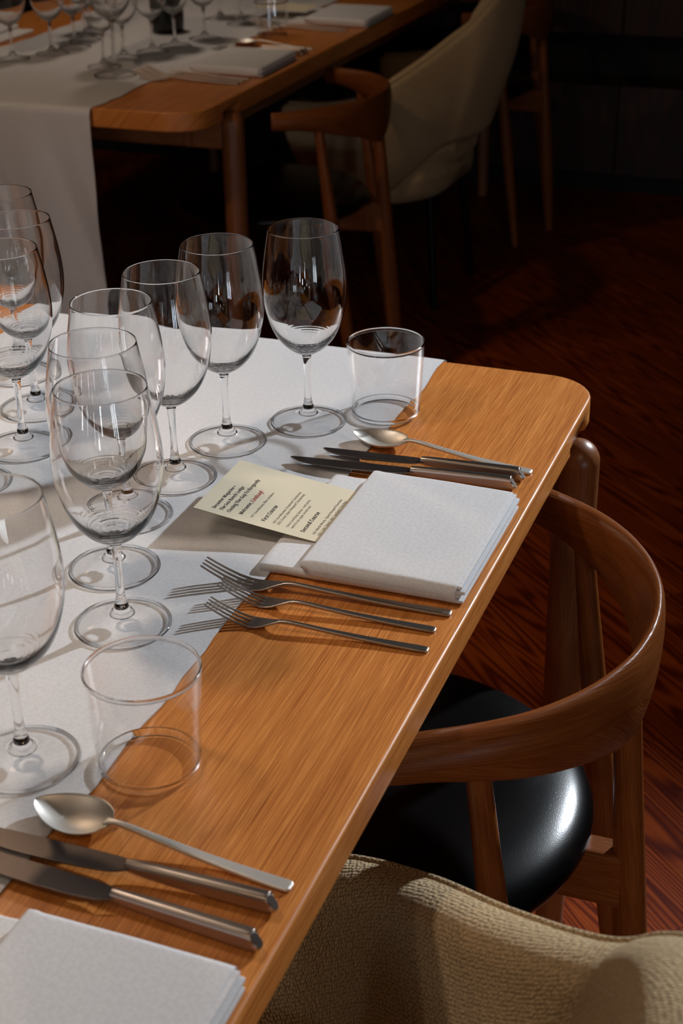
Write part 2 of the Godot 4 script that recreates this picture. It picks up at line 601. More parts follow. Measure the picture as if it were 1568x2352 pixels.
# ---------------------------------------------------------------- tables
func tabletop(x0: float, x1: float, z0: float, z1: float, corner: float, legs: Array, thick: float) -> ArrayMesh:
	var out := []
	var cs := [[Vector2(x1 - corner, z0 + corner), -PI / 2], [Vector2(x1 - corner, z1 - corner), 0.0], [Vector2(x0 + corner, z1 - corner), PI / 2], [Vector2(x0 + corner, z0 + corner), PI]]
	for q in 4:
		for i in 13:
			var a: float = cs[q][1] + PI / 2 * i / 12
			out.append([cs[q][0] + Vector2(cos(a), sin(a)) * corner, Vector2(cos(a), sin(a))])
		var e0: Vector2 = cs[q][0] + Vector2(cos(cs[q][1] + PI / 2), sin(cs[q][1] + PI / 2)) * corner
		var e1: Vector2 = cs[(q + 1) % 4][0] + Vector2(cos(cs[q][1] + PI / 2), sin(cs[q][1] + PI / 2)) * corner
		var nn := Vector2(cos(cs[q][1] + PI / 2), sin(cs[q][1] + PI / 2))
		var steps := 160 if q % 2 == 0 else 24
		for i in range(1, steps):
			out.append([e0.lerp(e1, float(i) / steps), nn])
	# rings of [inset, height]
	var rg := [[0.03, -thick], [0.004, -thick], [0.0012, -thick + 0.0008], [0.0, -thick + 0.003], [0.0, -0.0195], [0.0, -0.0192], [0.0, -0.0032], [0.0005, -0.0016], [0.0016, -0.0005], [0.0032, 0.0], [0.008, 0.0], [0.03, 0.0]]
	var rows := []
	var uvs := []
	var mid := Vector2((x0 + x1) / 2, (z0 + z1) / 2)
	for r in rg.size():
		var row := PackedVector3Array()
		var uu := PackedVector2Array()
		for k in out.size() + 1:
			var e = out[k % out.size()]
			var p: Vector2 = e[0] - e[1] * rg[r][0]
			if r <= 4:
				for l in legs:
					var d: float = 0.030 * 0.030 - (p.y - l.y) * (p.y - l.y)
					if d > 0.0 and absf(p.x - l.x) < 0.04: p.x = lerpf(p.x, minf(absf(p.x - mid.x), absf(l.x - mid.x) - sqrt(d)) * signf(l.x - mid.x) + mid.x, 1.0)
			row.append(Vector3(p.x, TY + rg[r][1], p.y))
			uu.append(Vector2(p.x - rg[r][1] * 0.9, p.y + (rg[r][1] if absf(e[1].y) > 0.7 else 0.0)))
		if r == 0 or r == rg.size() - 1:
			var cr := PackedVector3Array()
			for p in row: cr.append(Vector3(mid.x, p.y, clampf(p.z, z0 + 0.5, z1 - 0.5)))
			var cu := PackedVector2Array()
			for p in cr: cu.append(Vector2(p.x, p.z))
			if r == 0:
				rows.append(cr); uvs.append(cu)
			rows.append(row); uvs.append(uu)
			if r: 
				rows.append(cr); uvs.append(cu)
		else:
			rows.append(row); uvs.append(uu)
	return grid(rows, uvs)

func table(n: String, label: String, x0: float, x1: float, z0: float, z1: float, thick := 0.032, corner := 0.062, inset := 0.115) -> Node3D:
	var t := thing(n, label, "table")
	var legs := [Vector2(x1 + 0.001, z0 + inset), Vector2(x1 + 0.001, z1 - inset), Vector2(x0 - 0.001, z0 + inset), Vector2(x0 - 0.001, z1 - inset)]
	part("tabletop", tabletop(x0, x1, z0, z1, corner, legs, thick), M.oak, t)
	for l in legs:
		part("leg", leg_mesh(Vector3(l.x, 0, l.y), Vector3(l.x, 0.688, l.y), [0.018, 0.0195, 0.021, 0.0225, 0.0235, 0.0245, 0.025, 0.025], 0.026), M.leg_oak, t)
	for s in [x0 + 0.10, x1 - 0.10]:
		var a := part("apron", box(0.022, 0.075, z1 - z0 - 0.3), M.leg_oak, t)
		a.position = Vector3(s, TY - 0.07, (z0 + z1) / 2)
	for s in [z0 + inset, z1 - inset]:
		var a := part("apron", box(0.022, 0.075, x1 - x0 - 0.04), M.leg_oak, t)
		a.transform = Transform3D(Basis(Vector3.UP, PI / 2), Vector3((x0 + x1) / 2, TY - 0.07, s))
	return t

# cloth along the table with a drop over the end(s)
func runner(x0: float, x1: float, z0: float, ln: float, way: float, drop: float, wave: float, sd: int) -> ArrayMesh:
	var nz := noise(sd, 1.0)
	var rows := []
	var uvs := []
	var path := []      # (z, y, hang)
	for i in 26: path.append(Vector3(-0.012 , TY - 0.014 - drop * (25 - i) / 25.0, (25 - i) / 25.0))
	for i in 7:
		var a := PI / 2 * i / 6
		path.append(Vector3(0.004 - 0.016 * cos(a) + 0.0, CY - 0.016 + 0.016 * sin(a), 0.0))
	for i in range(1, 121): path.append(Vector3(0.004 + (ln - 0.008) * i / 120.0, CY, -1.0))
	var cols := 44
	for th in 2:
		var run := 0.0
		var order := range(path.size()) if th == 0 else range(path.size() - 1, -1, -1)
		for pi in order:
			var p: Vector3 = path[pi]
			var row := PackedVector3Array()
			var uu := PackedVector2Array()
			for c in cols + 1:
				var f := float(c) / cols
				var edge := wave * (nz.get_noise_2d(p.x * 9.0, 5.0) + 0.15 * nz.get_noise_2d(p.x * 26.0, 9.0))
				var edge2 := wave * nz.get_noise_2d(p.x * 9.0, 55.0)
				var x := lerpf(x0 + edge2, x1 + edge, f)
				var y := p.y
				var z := p.x
				if p.z < -0.5:
					var near_edge := smoothstep(0.90, 1.0, f) + smoothstep(0.1, 0.0, f)
					y += 0.0007 * near_edge * (0.5 + 0.5 * nz.get_noise_2d(z * 24.0, 70.0)) + 0.0003 * nz.get_noise_2d(x * 14.0, z * 14.0) + 0.0003
				else:
					var hang := clampf(p.z * 1.5 + 0.1, 0.0, 1.0)
					z += hang * (0.012 * nz.get_noise_2d(x * 7.0, y * 2.0) + 0.007 * nz.get_noise_2d(x * 16.0 + y * 5.0, 3.0) - 0.012)
					x += 0.012 * p.z * (f - 0.5)
				if th == 1:
					if p.z < -0.5: y -= 0.0011
					else:
						z += 0.0011
						y -= 0.0005
				row.append(Vector3(x, y, z0 + way * z))
				uu.append(Vector2(x, (float(pi) if th == 0 else float(pi)) * ln / 120.0))
			rows.append(row)
			uvs.append(uu)
	rows.append(rows[0])
	uvs.append(uvs[0])
	# close the sides
	var m := grid(rows, uvs, false)
	return m

func near_table() -> void:
	table("dining_table", "near oak dining table with rounded corners and white cloth runner", -0.93, 0.0, 0.0, 2.6)
	var c := part("table_runner", runner(-0.745, -0.190, 0.0, 2.55, 1.0, 0.30, 0.0035, 12), M.cloth, self)
	tag(c, "white linen runner lying along the near oak table", "tablecloth")

func far_table() -> void:
	table("dining_table", "far oak dining table standing in the shadow behind", -2.06, -1.050, -3.45, -1.112, 0.040, 0.085, 0.165)
	var c := part("table_runner", runner(-1.835, -1.283, -1.112, 2.0, -1.0, 0.62, 0.006, 44), M.cloth, self)
	tag(c, "white linen runner hanging over the end of far table", "tablecloth")

# ---------------------------------------------------------------- chairs
func elbow_chair(label: String, at: Vector3, turn := 0.0) -> Node3D:
	var t := thing("elbow_chair", label, "chair", at, turn)
	# bowed rail: [x, z, top, half height, half thickness, lean]
	var half := [[-0.055, 0.252, 0.694, 0.0195, 0.0195, 0.0], [-0.03, 0.243, 0.695, 0.0205, 0.0195, 0.0], [0.0, 0.226, 0.697, 0.0225, 0.019, 0.02], [0.04, 0.200, 0.699, 0.028, 0.0175, 0.04], [0.075, 0.168, 0.700, 0.034, 0.0155, 0.06], [0.105, 0.125, 0.701, 0.041, 0.0135, 0.08], [0.124, 0.080, 0.702, 0.049, 0.012, 0.10], [0.133, 0.040, 0.702, 0.056, 0.0115, 0.10]]
	var ctl := []
	for h in half: ctl.append(h)
	ctl.append([0.136, 0.0, 0.702, 0.060, 0.0115, 0.10])
	for k in range(half.size() - 1, -1, -1):
		var h: Array = half[k].duplicate()
		h[1] = -h[1]
		ctl.append(h)
	var pc := []
	var sz := []
	for h in ctl:
		pc.append(Vector3(h[0], h[2] - h[3], h[1]))
		sz.append(Vector3(h[4], h[3], h[5]))
	pc = curve(pc, 5)
	sz = curve(sz, 5)
	var rows := []
	for k in pc.size(): rows.append([pc[k], sz[k].x, sz[k].y, -1.0, sz[k].z])
	var a: Array = rows[0].duplicate()
	var b: Array = rows[-1].duplicate()
	a[0] += (rows[0][0] - rows[1][0]).normalized() * 0.002; a[1] *= 0.93; a[2] *= 0.93
	b[0] += (rows[-1][0] - rows[-2][0]).normalized() * 0.002; b[1] *= 0.93; b[2] *= 0.93
	rows.push_front(a)
	rows.append(b)
	part("back_rail", loft(rows), M.chair_oak, t)
	for s in [-1.0, 1.0]:
		part("leg", leg_mesh(Vector3(0.115, 0, s * 0.203), Vector3(0.033, 0.668, s * 0.203), [0.0105, 0.0125, 0.015, 0.0165, 0.0165, 0.0145, 0.012, 0.0105]), M.chair_oak, t)
	part("leg", leg_mesh(Vector3(0.172, 0, 0), Vector3(0.124, 0.597, 0), [0.0125, 0.0155, 0.018, 0.0185, 0.0175, 0.016, 0.0145, 0.0135]), M.chair_oak, t)
	var bm := part("seat_frame", box(0.030, 0.064, 0.46), M.chair_oak, t)
	bm.transform = Transform3D(Basis(Vector3.UP, PI / 2), Vector3(-0.085, 0.402, 0))
	part("seat", lathe(curve([Vector2(0, 0.424), Vector2(0.10, 0.424), Vector2(0.195, 0.4245), Vector2(0.219, 0.428), Vector2(0.2285, 0.440), Vector2(0.2255, 0.451), Vector2(0.215, 0.4615), Vector2(0.198, 0.469), Vector2(0.172, 0.4745), Vector2(0.13, 0.4775), Vector2(0.06, 0.479), Vector2(0, 0.4792)], 4), 96), M.leather, t).position = Vector3(-0.130, 0, 0.01)
	return t

func tub_chair(label: String, at: Vector3, turn := 0.0) -> Node3D:
	var t := thing("tub_chair", label, "chair", at, turn)
	var half := [Vector3(-0.24, 0.580, 0.345), Vector3(-0.14, 0.585, 0.372), Vector3(-0.045, 0.600, 0.380), Vector3(0.035, 0.625, 0.350), Vector3(0.12, 0.682, 0.272), Vector3(0.195, 0.746, 0.197), Vector3(0.237, 0.790, 0.163), Vector3(0.268, 0.836, 0.112), Vector3(0.284, 0.862, 0.055)]
	var ctl := half.duplicate()
	ctl.append(Vector3(0.290, 0.870, 0.0))
	for k in range(half.size() - 1, -1, -1): ctl.append(half[k] * Vector3(1, 1, -1))
	var p := curve(ctl, 8)
	var n := p.size()
	var rows := []
	var uvs := []
	var welt := []
	var run := 0.0
	for i in n:
		var q: Vector3 = p[i]
		if i: run += q.distance_to(p[i - 1])
		var d: Vector3 = p[min(i + 1, n - 1)] - p[max(i - 1, 0)]
		var out := Vector3(-d.z, 0, d.x).normalized()
		if out.dot(Vector3(q.x + 0.25, 0, q.z)) < 0: out = -out
		var fade := 1.0
		var e: int = min(i, n - 1 - i)
		if e < 5: fade = sqrt(1.0 - pow(1.0 - e / 5.0, 2.0)) * 0.98 + 0.02
		var low: float = lerpf(0.330, 0.455, smoothstep(0.0, 0.25, q.x))
		var shrink := func(f: float, y: float) -> Vector3: return Vector3(lerpf(q.x, -0.02 + (q.x + 0.02) * 0.70, f), y, q.z * lerpf(1.0, 0.80, f))
		var sec := []
		var thick := 0.056 * fade
		sec.append(shrink.call(1.0, low) - out * thick)
		sec.append(shrink.call(1.0, low) - out * 0.01)
		sec.append(shrink.call(0.88, low + 0.02))
		for f in [0.7, 0.5, 0.3, 0.12]: sec.append(shrink.call(f * f * 1.1, lerpf(q.y - 0.022, low, f)))
		for k in 9:
			var an := PI * k / 8
			sec.append(q - out * (thick / 2) + out * cos(an) * thick / 2 + Vector3.UP * (sin(an) * 0.024 * maxf(fade, 0.3) - 0.022))
		for f in [0.06, 0.14, 0.25, 0.45, 0.7, 1.0]: sec.append(shrink.call(f * f, lerpf(q.y - 0.022, low, f)) - out * (thick + 0.016 * sin(f * PI) * fade))
		var row := PackedVector3Array()
		var uu := PackedVector2Array()
		var vv := 0.0
		for k in sec.size():
			if k: vv += sec[k].distance_to(sec[k - 1])
			row.append(sec[k])
			uu.append(Vector2(run, vv))
		row.append(row[0])
		uu.append(uu[-1])
		if i == 0 or i == n - 1:
			var mid := Vector3.ZERO
			for v in row: mid += v / row.size()
			var cr := PackedVector3Array()
			for v in row: cr.append(mid)
			if i == 0:
				rows.append(cr); uvs.append(uu); rows.append(row); uvs.append(uu)
			else:
				rows.append(row); uvs.append(uu); rows.append(cr); uvs.append(uu)
		else:
			rows.append(row); uvs.append(uu)
		if e >= 2: welt.append([q - out * 0.013 + Vector3.UP * -0.0010, 0.0030, 0.0026, -1.0])
	part("shell", grid(rows, uvs), M.boucle, t)
	part("welt", loft(welt), M.boucle, t)
	part("seat_cushion", loft([[Vector3(-0.27, 0.43, 0), 0.20, 0.02, 0.02], [Vector3(-0.262, 0.43, 0), 0.23, 0.040, 0.04], [Vector3(-0.24, 0.43, 0), 0.25, 0.05, 0.05], [Vector3(-0.05, 0.43, 0), 0.262, 0.054, 0.054], [Vector3(0.09, 0.43, 0), 0.19, 0.05, 0.05], [Vector3(0.15, 0.43, 0), 0.10, 0.03, 0.03]]), M.boucle, t)
	var pod := []
	for k in 13:
		var an := -PI / 2 + PI * k / 12
		pod.append([Vector3(-0.05 + 0.19 * sin(an), 0.365, 0), maxf(0.255 * pow(cos(an), 0.6), 0.002), maxf(0.075 * pow(cos(an), 0.5), 0.002), 0.075 * pow(cos(an), 0.5) + 0.001])
	part("seat_base", loft(pod), M.boucle, t)
	for s in [-1.0, 1.0]:
		part("leg", leg_mesh(Vector3(0.12, 0, s * 0.16), Vector3(0.09, 0.33, s * 0.13), [0.009, 0.010, 0.011, 0.012]), M.black_metal, t)
		part("leg", leg_mesh(Vector3(-0.20, 0, s * 0.17), Vector3(-0.16, 0.33, s * 0.14), [0.009, 0.010, 0.011, 0.012]), M.black_metal, t)
	return t

func chairs() -> void:
	elbow_chair("oak chair with bowed rail and black leather seat tucked under near table", Vector3(0.004, 0, 0.4475))
	tub_chair("beige boucle tub chair at the near table beside the oak chair", Vector3(0, 0, 1.095))
	elbow_chair("oak chair with bowed rail at the rounded corner of far table", Vector3(-0.97, 0, -1.62), 0.12)
	tub_chair("beige upholstered tub chair at the far table between two oak chairs", Vector3(-0.975, 0, -2.30), -0.04)
	elbow_chair("oak chair behind the beige tub chair at the far table", Vector3(-0.91, 0, -2.96))

# ---------------------------------------------------------------- glass
func wine_glass(label: String, at: Vector3, group: String) -> Node3D:
	var t := thing("wine_glass", label, "wine glass", at, 0.0, group)
	var o := curve([Vector2(0.0046, 0.0788), Vector2(0.0064, 0.0803), Vector2(0.0125, 0.0838), Vector2(0.0200, 0.0890), Vector2(0.0265, 0.0955), Vector2(0.0320, 0.1030), Vector2(0.0370, 0.1135), Vector2(0.0412, 0.1265), Vector2(0.0440, 0.1400), Vector2(0.0452, 0.1550), Vector2(0.0446, 0.1700), Vector2(0.0429, 0.1850), Vector2(0.0403, 0.2010), Vector2(0.0370, 0.2195)], 4)
	var prof := [Vector2(0, 0.0785), Vector2(0.0038, 0.0785)]
	prof.append_array(o)
	prof.append_array([Vector2(0.03695, 0.2199), Vector2(0.03675, 0.2200), Vector2(0.03658, 0.2198)])
	var inner := curve([Vector2(0.03650, 0.2190), Vector2(0.03965, 0.2010), Vector2(0.0420, 0.1850), Vector2(0.0437, 0.1700), Vector2(0.0443, 0.1550), Vector2(0.0431, 0.1400), Vector2(0.0402, 0.1268), Vector2(0.0358, 0.1145), Vector2(0.0305, 0.1050), Vector2(0.0245, 0.0980), Vector2(0.0175, 0.0930), Vector2(0.0100, 0.0897), Vector2(0.0040, 0.0884), Vector2(0, 0.0882)], 9)
	for k in inner.size():
		var w: float = clampf((0.106 - inner[k].y) / 0.012, 0.0, 1.0) * clampf(inner[k].x / 0.006, 0.0, 1.0)
		inner[k] += Vector2(0.00016, -0.00016) * w * sin(inner[k].y * TAU / 0.0021)
	prof.append_array(inner)
	part("bowl", lathe(prof, 80), M.glass, t)
	part("stem", lathe(curve([Vector2(0, 0.0172), Vector2(0.0052, 0.0172), Vector2(0.0062, 0.0178), Vector2(0.0063, 0.0192), Vector2(0.0058, 0.0210), Vector2(0.0050, 0.0228), Vector2(0.0049, 0.0250), Vector2(0.0042, 0.0275), Vector2(0.0036, 0.035), Vector2(0.0033, 0.045), Vector2(0.0034, 0.057), Vector2(0.0038, 0.068), Vector2(0.0044, 0.0755), Vector2(0.0046, 0.0783), Vector2(0, 0.0784)], 3), 40), M.glass, t)
	part("foot", lathe(curve([Vector2(0.0064, 0.0160), Vector2(0.0085, 0.0150), Vector2(0.0100, 0.0130), Vector2(0.0130, 0.0100), Vector2(0.0200, 0.0070), Vector2(0.0300, 0.0047), Vector2(0.0370, 0.0036), Vector2(0.0398, 0.0032)], 3), 80, false), M.film, t)
	part("foot_ring", lathe([Vector2(0.0074, 0.0142), Vector2(0.0080, 0.0152), Vector2(0.0094, 0.0142), Vector2(0.0108, 0.0124), Vector2(0.0110, 0.0112), Vector2(0.0100, 0.0108), Vector2(0.0084, 0.0120), Vector2(0.0074, 0.0142)], 48), M.glass, t)
	part("foot_rim", lathe([Vector2(0.0384, 0.0018), Vector2(0.0388, 0.0030), Vector2(0.0398, 0.0034), Vector2(0.0410, 0.0031), Vector2(0.0418, 0.0024), Vector2(0.0421, 0.0015), Vector2(0.0416, 0.0006), Vector2(0.0404, 0.0002), Vector2(0.0392, 0.0005), Vector2(0.0386, 0.0010), Vector2(0.0384, 0.0018)], 80), M.glass, t)
	return t

func tumbler(label: String, at: Vector3, group: String) -> Node3D:
	var t := thing("tumbler", label, "tumbler", at, 0.0, group)
	part("wall", lathe(curve([Vector2(0.0382, 0.0066), Vector2(0.0388, 0.0160), Vector2(0.0407, 0.0500), Vector2(0.0424, 0.0800), Vector2(0.0427, 0.0835)], 4), 96, false), M.film, t)
	part("inner_wall", lathe(curve([Vector2(0.0330, 0.0058), Vector2(0.0352, 0.0072), Vector2(0.0364, 0.0100), Vector2(0.0371, 0.0160), Vector2(0.0391, 0.0500), Vector2(0.0408, 0.0800), Vector2(0.0411, 0.0835)], 4), 96, false), M.film, t)
	part("rim", lathe([Vector2(0.0410, 0.0825), Vector2(0.0410, 0.0848), Vector2(0.0414, 0.0857), Vector2(0.0421, 0.0859), Vector2(0.0428, 0.0855), Vector2(0.0431, 0.0846), Vector2(0.0429, 0.0832), Vector2(0.0426, 0.0822), Vector2(0.0418, 0.0819), Vector2(0.0410, 0.0825)], 96), M.glass, t)
	part("base", lathe([Vector2(0.0345, 0.0050), Vector2(0.0362, 0.0066), Vector2(0.0378, 0.0070), Vector2(0.0382, 0.0060), Vector2(0.0377, 0.0036), Vector2(0.0367, 0.0018), Vector2(0.0354, 0.0007), Vector2(0.0344, 0.0006), Vector2(0.0338, 0.0016), Vector2(0.0338, 0.0034), Vector2(0.0345, 0.0050)], 96), M.glass, t)
	part("base_disc", lathe([Vector2(0, 0.0052), Vector2(0.020, 0.0053), Vector2(0.0328, 0.0058)], 64, false), M.film, t)
	return t

# ---------------------------------------------------------------- cutlery: handle end at x = 0, pointing to -x
func fork(label: String, at: Vector3, turn: float, group: String) -> Node3D:
	var t := thing("fork", label, "fork", at, turn, group)
	var spine := [[0.0, 0.0016, 0.0030, 0.0009], [0.0012, 0.0017, 0.0042, 0.0013], [0.004, 0.0018, 0.0049, 0.0014], [0.02, 0.0021, 0.0049, 0.0015], [0.06, 0.0033, 0.0040, 0.0017], [0.10, 0.0055, 0.0031, 0.0019], [0.13, 0.0078, 0.0026, 0.0021], [0.142, 0.0084, 0.0024, 0.0021], [0.150, 0.0080, 0.0027, 0.0018], [0.157, 0.0065, 0.0042, 0.0013], [0.164, 0.0046, 0.0068, 0.0010], [0.171, 0.0028, 0.0092, 0.0009], [0.178, 0.0019, 0.0104, 0.0009], [0.182, 0.0019, 0.0107, 0.0009]]
	var pc := []
	var pd := []
	for s in spine:
		pc.append(Vector3(-s[0], s[1], 0))
		pd.append(Vector2(s[2], s[3]))
	pc = curve(pc, 3)
	pd = curve(pd, 3)
	var hr := []
	var hd := []
	for k in pc.size():
		var row := [pc[k], pd[k].x, pd[k].y, pd[k].y * 0.8]
		if k <= 25: hr.append(row)
		if k >= 25: hd.append(row)
	part("handle", loft(hr), M.steel, t)
	part("head", loft(hd), M.steel, t)
	for k in 4:
		var z := (k - 1.5) * 0.0059
		var rows := []
		for q in [[0.1795, 0.0019, 1.0, 0.0014, 0.0009], [0.186, 0.0025, 1.0, 0.0013, 0.0010], [0.196, 0.0050, 0.99, 0.0012, 0.0010], [0.207, 0.0093, 0.97, 0.0011, 0.0010], [0.217, 0.0140, 0.94, 0.0010, 0.0009], [0.2255, 0.0183, 0.91, 0.0009, 0.0008], [0.2275, 0.0193, 0.905, 0.0006, 0.0005]]:
			rows.append([Vector3(-q[0], q[1], z * q[2]), q[3], q[4], 0.0006])
		part("tine", loft(rows), M.steel, t)
	return t

func spoon(label: String, at: Vector3, turn: float, group: String) -> Node3D:
	var t := thing("spoon", label, "spoon", at, turn, group)
	var spine := [[0.0, 0.0016, 0.0030, 0.0009], [0.0012, 0.0017, 0.0044, 0.0013], [0.004, 0.0018, 0.0052, 0.0014], [0.02, 0.0022, 0.0051, 0.0015], [0.06, 0.0045, 0.0040, 0.0017], [0.10, 0.0086, 0.0030, 0.0020], [0.120, 0.0110, 0.0025, 0.0022], [0.131, 0.0119, 0.0023, 0.0021], [0.138, 0.0116, 0.0027, 0.0016], [0.143, 0.0106, 0.0040, 0.0009]]
	var pc := []
	var pd := []
	for s in spine:
		pc.append(Vector3(-s[0], s[1], 0))
		pd.append(Vector2(s[2], s[3]))
	pc = curve(pc, 3)
	pd = curve(pd, 3)
	var hr := []
	for k in pc.size(): hr.append([pc[k], pd[k].x, pd[k].y, pd[k].y * 0.8])
	part("handle", loft(hr), M.spoon, t)
	var rows := []
	var uvs := []
	var steps := 36
	for i in steps + 1:
		var f := float(i) / steps
		var w := 0.0207 * pow(maxf(sin(PI * pow(f, 0.80)), 0.0), 0.62) + 0.0002
		if f < 0.08: w = maxf(w * 0.9, 0.0035)
		var rim := lerpf(0.0110, 0.0118, f) - 0.0012 * sin(PI * f)
		var depth := 0.0092 * pow(maxf(sin(PI * clampf(f * 0.97 + 0.02, 0, 1)), 0.0), 0.8)
		var row := PackedVector3Array()
		var uu := PackedVector2Array()
		for side in 2:
			for k in 25:
				var u := -1.0 + 2.0 * k / 24.0
				if side: u = -u
				var y := rim - depth * (1.0 - pow(absf(u), 2.2)) - (0.0011 if side else 0.0)
				row.append(Vector3(-0.1385 - 0.063 * f, y, w * u))
				uu.append(Vector2(u, f))
		row.append(row[0])
		uu.append(uu[0])
		rows.append(row)
		uvs.append(uu)
	part("bowl", grid(rows, uvs), M.spoon, t)
	return t

func knife(label: String, at: Vector3, turn: float, ln: float, group: String) -> Node3D:
	var t := thing("table_knife", label, "knife", at, turn, group)
	var hr := []
	for q in [[0.0, 0.0034, 0.0056], [0.0010, 0.0043, 0.0067], [0.0030, 0.0048, 0.0073], [0.012, 0.0049, 0.0075], [0.05, 0.0047, 0.0068], [0.085, 0.0043, 0.0058], [0.100, 0.0039, 0.0050], [0.106, 0.0036, 0.0040]]:
		hr.append([Vector3(-q[0], 0.0078 + (0.0075 - q[2]) * 0.5, 0), q[1], q[2], 0.0036])
	part("handle", loft(curve_rows(hr, 3)), M.steel, t)
	var bl := ln - 0.102
	var br := []
	for q in [[0.0, -0.0040, 0.0036], [0.05, -0.0066, 0.0075], [0.12, -0.0076, 0.0105], [0.3, -0.0080, 0.0124], [0.55, -0.0082, 0.0128], [0.72, -0.0080, 0.0115], [0.84, -0.0076, 0.0080], [0.92, -0.0070, 0.0036], [0.97, -0.0062, -0.0008], [0.995, -0.0050, -0.0030], [1.0, -0.0043, -0.0037]]:
		br.append([Vector3(-0.102 - bl * q[0], 0.0088 - 0.002 * q[0], (q[1] + q[2]) / 2), (q[2] - q[1]) / 2, 0.0007, 0.0003, 0.10])
	part("blade", loft(curve_rows(br, 3)), M.blade, t)
	return t

func curve_rows(r: Array, n: int) -> Array:
	var c := []
	var d := []
	var e := []
	for q in r:
		c.append(q[0])
		d.append(Vector3(q[1], q[2], q[3]))
		e.append(q[4] if q.size() > 4 else 0.0)
	c = curve(c, n)
	d = curve(d, n)
	var out := []
	for k in c.size(): out.append([c[k], d[k].x, d[k].y, d[k].z, e[0]])
	return out

# ---------------------------------------------------------------- napkin: right end at x = 0, folds along z
func sheet(x0: float, x1: float, y0: float, y1: float, dz: float, sd: int, skew := 0.0) -> ArrayMesh:
	var rows := []
	var h := (y1 - y0) / 2
	var nz := noise(sd, 9.0)
	var n := 22
	for i in n + 1:
		var f := float(i) / n
		var x := lerpf(x0, x1, f)
		var end := minf(minf(f, 1.0 - f) * n / 1.0, 1.0)
		rows.append([Vector3(x + skew * 0.0, (y0 + y1) / 2, 0.0006 * nz.get_noise_1d(x * 2.0)), dz + 0.0010 * nz.get_noise_1d(x * 3.0 + 5.0), h * (0.86 + 0.14 * end), h * 0.98])
	rows.push_front([Vector3(x0 - h * 0.6, (y0 + y1) / 2, 0), dz - h * 0.5, h * 0.55, h * 0.54])
	rows.append([Vector3(x1 + h * 0.25, (y0 + y1) / 2, 0), dz - h * 0.3, h * 0.75, h * 0.74])
	return loft(rows, Vector3.UP, 0.0007, sd, true, Vector3.RIGHT)

func napkin(label: String, at: Vector3, group: String) -> Node3D:
	var t := thing("napkin", label, "napkin", at, 0.0, group)
	part("lower_fold", sheet(-0.194, -0.130, 0.0003, 0.0086, 0.0992, 3), M.napkin, t)
	var pk := []
	for q in [[-0.1555, 0.0128, 0.0162, 0.0985], [-0.1545, 0.0108, 0.0176, 0.1000], [-0.1525, 0.0098, 0.0186, 0.1004], [-0.1480, 0.0080, 0.0190, 0.1008], [-0.1440, 0.0006, 0.0192, 0.1012], [-0.135, 0.0004, 0.0192, 0.1012], [-0.10, 0.0004, 0.0194, 0.1010], [-0.06, 0.0004, 0.0192, 0.1008], [-0.03, 0.0004, 0.0186, 0.1006], [-0.012, 0.0006, 0.0182, 0.1004], [-0.0105, 0.0012, 0.0176, 0.1000]]:
		pk.append([Vector3(q[0], (q[1] + q[2]) / 2, 0), q[3], (q[2] - q[1]) / 2, minf((q[2] - q[1]) / 2 * 0.97, 0.0075)])
	part("pocket", loft(curve_rows(pk, 4), Vector3.UP, 0.0007, 6, true, Vector3.RIGHT), M.napkin, t)
	for k in 4:
		part("layer", sheet(-0.13, -0.0055 + [0.001, -0.0025, 0.002, -0.001][k], 0.0010 + k * 0.0043, 0.0045 + k * 0.0043, 0.0965 - k * 0.0006, 8 + k), M.napkin, t)
	return t

func card_at(x: float) -> float:          # height of the bent menu card
	return TY + 0.0093 + 0.0165 * pow(maxf(-0.150 - x, 0.0) / 0.138, 1.15)

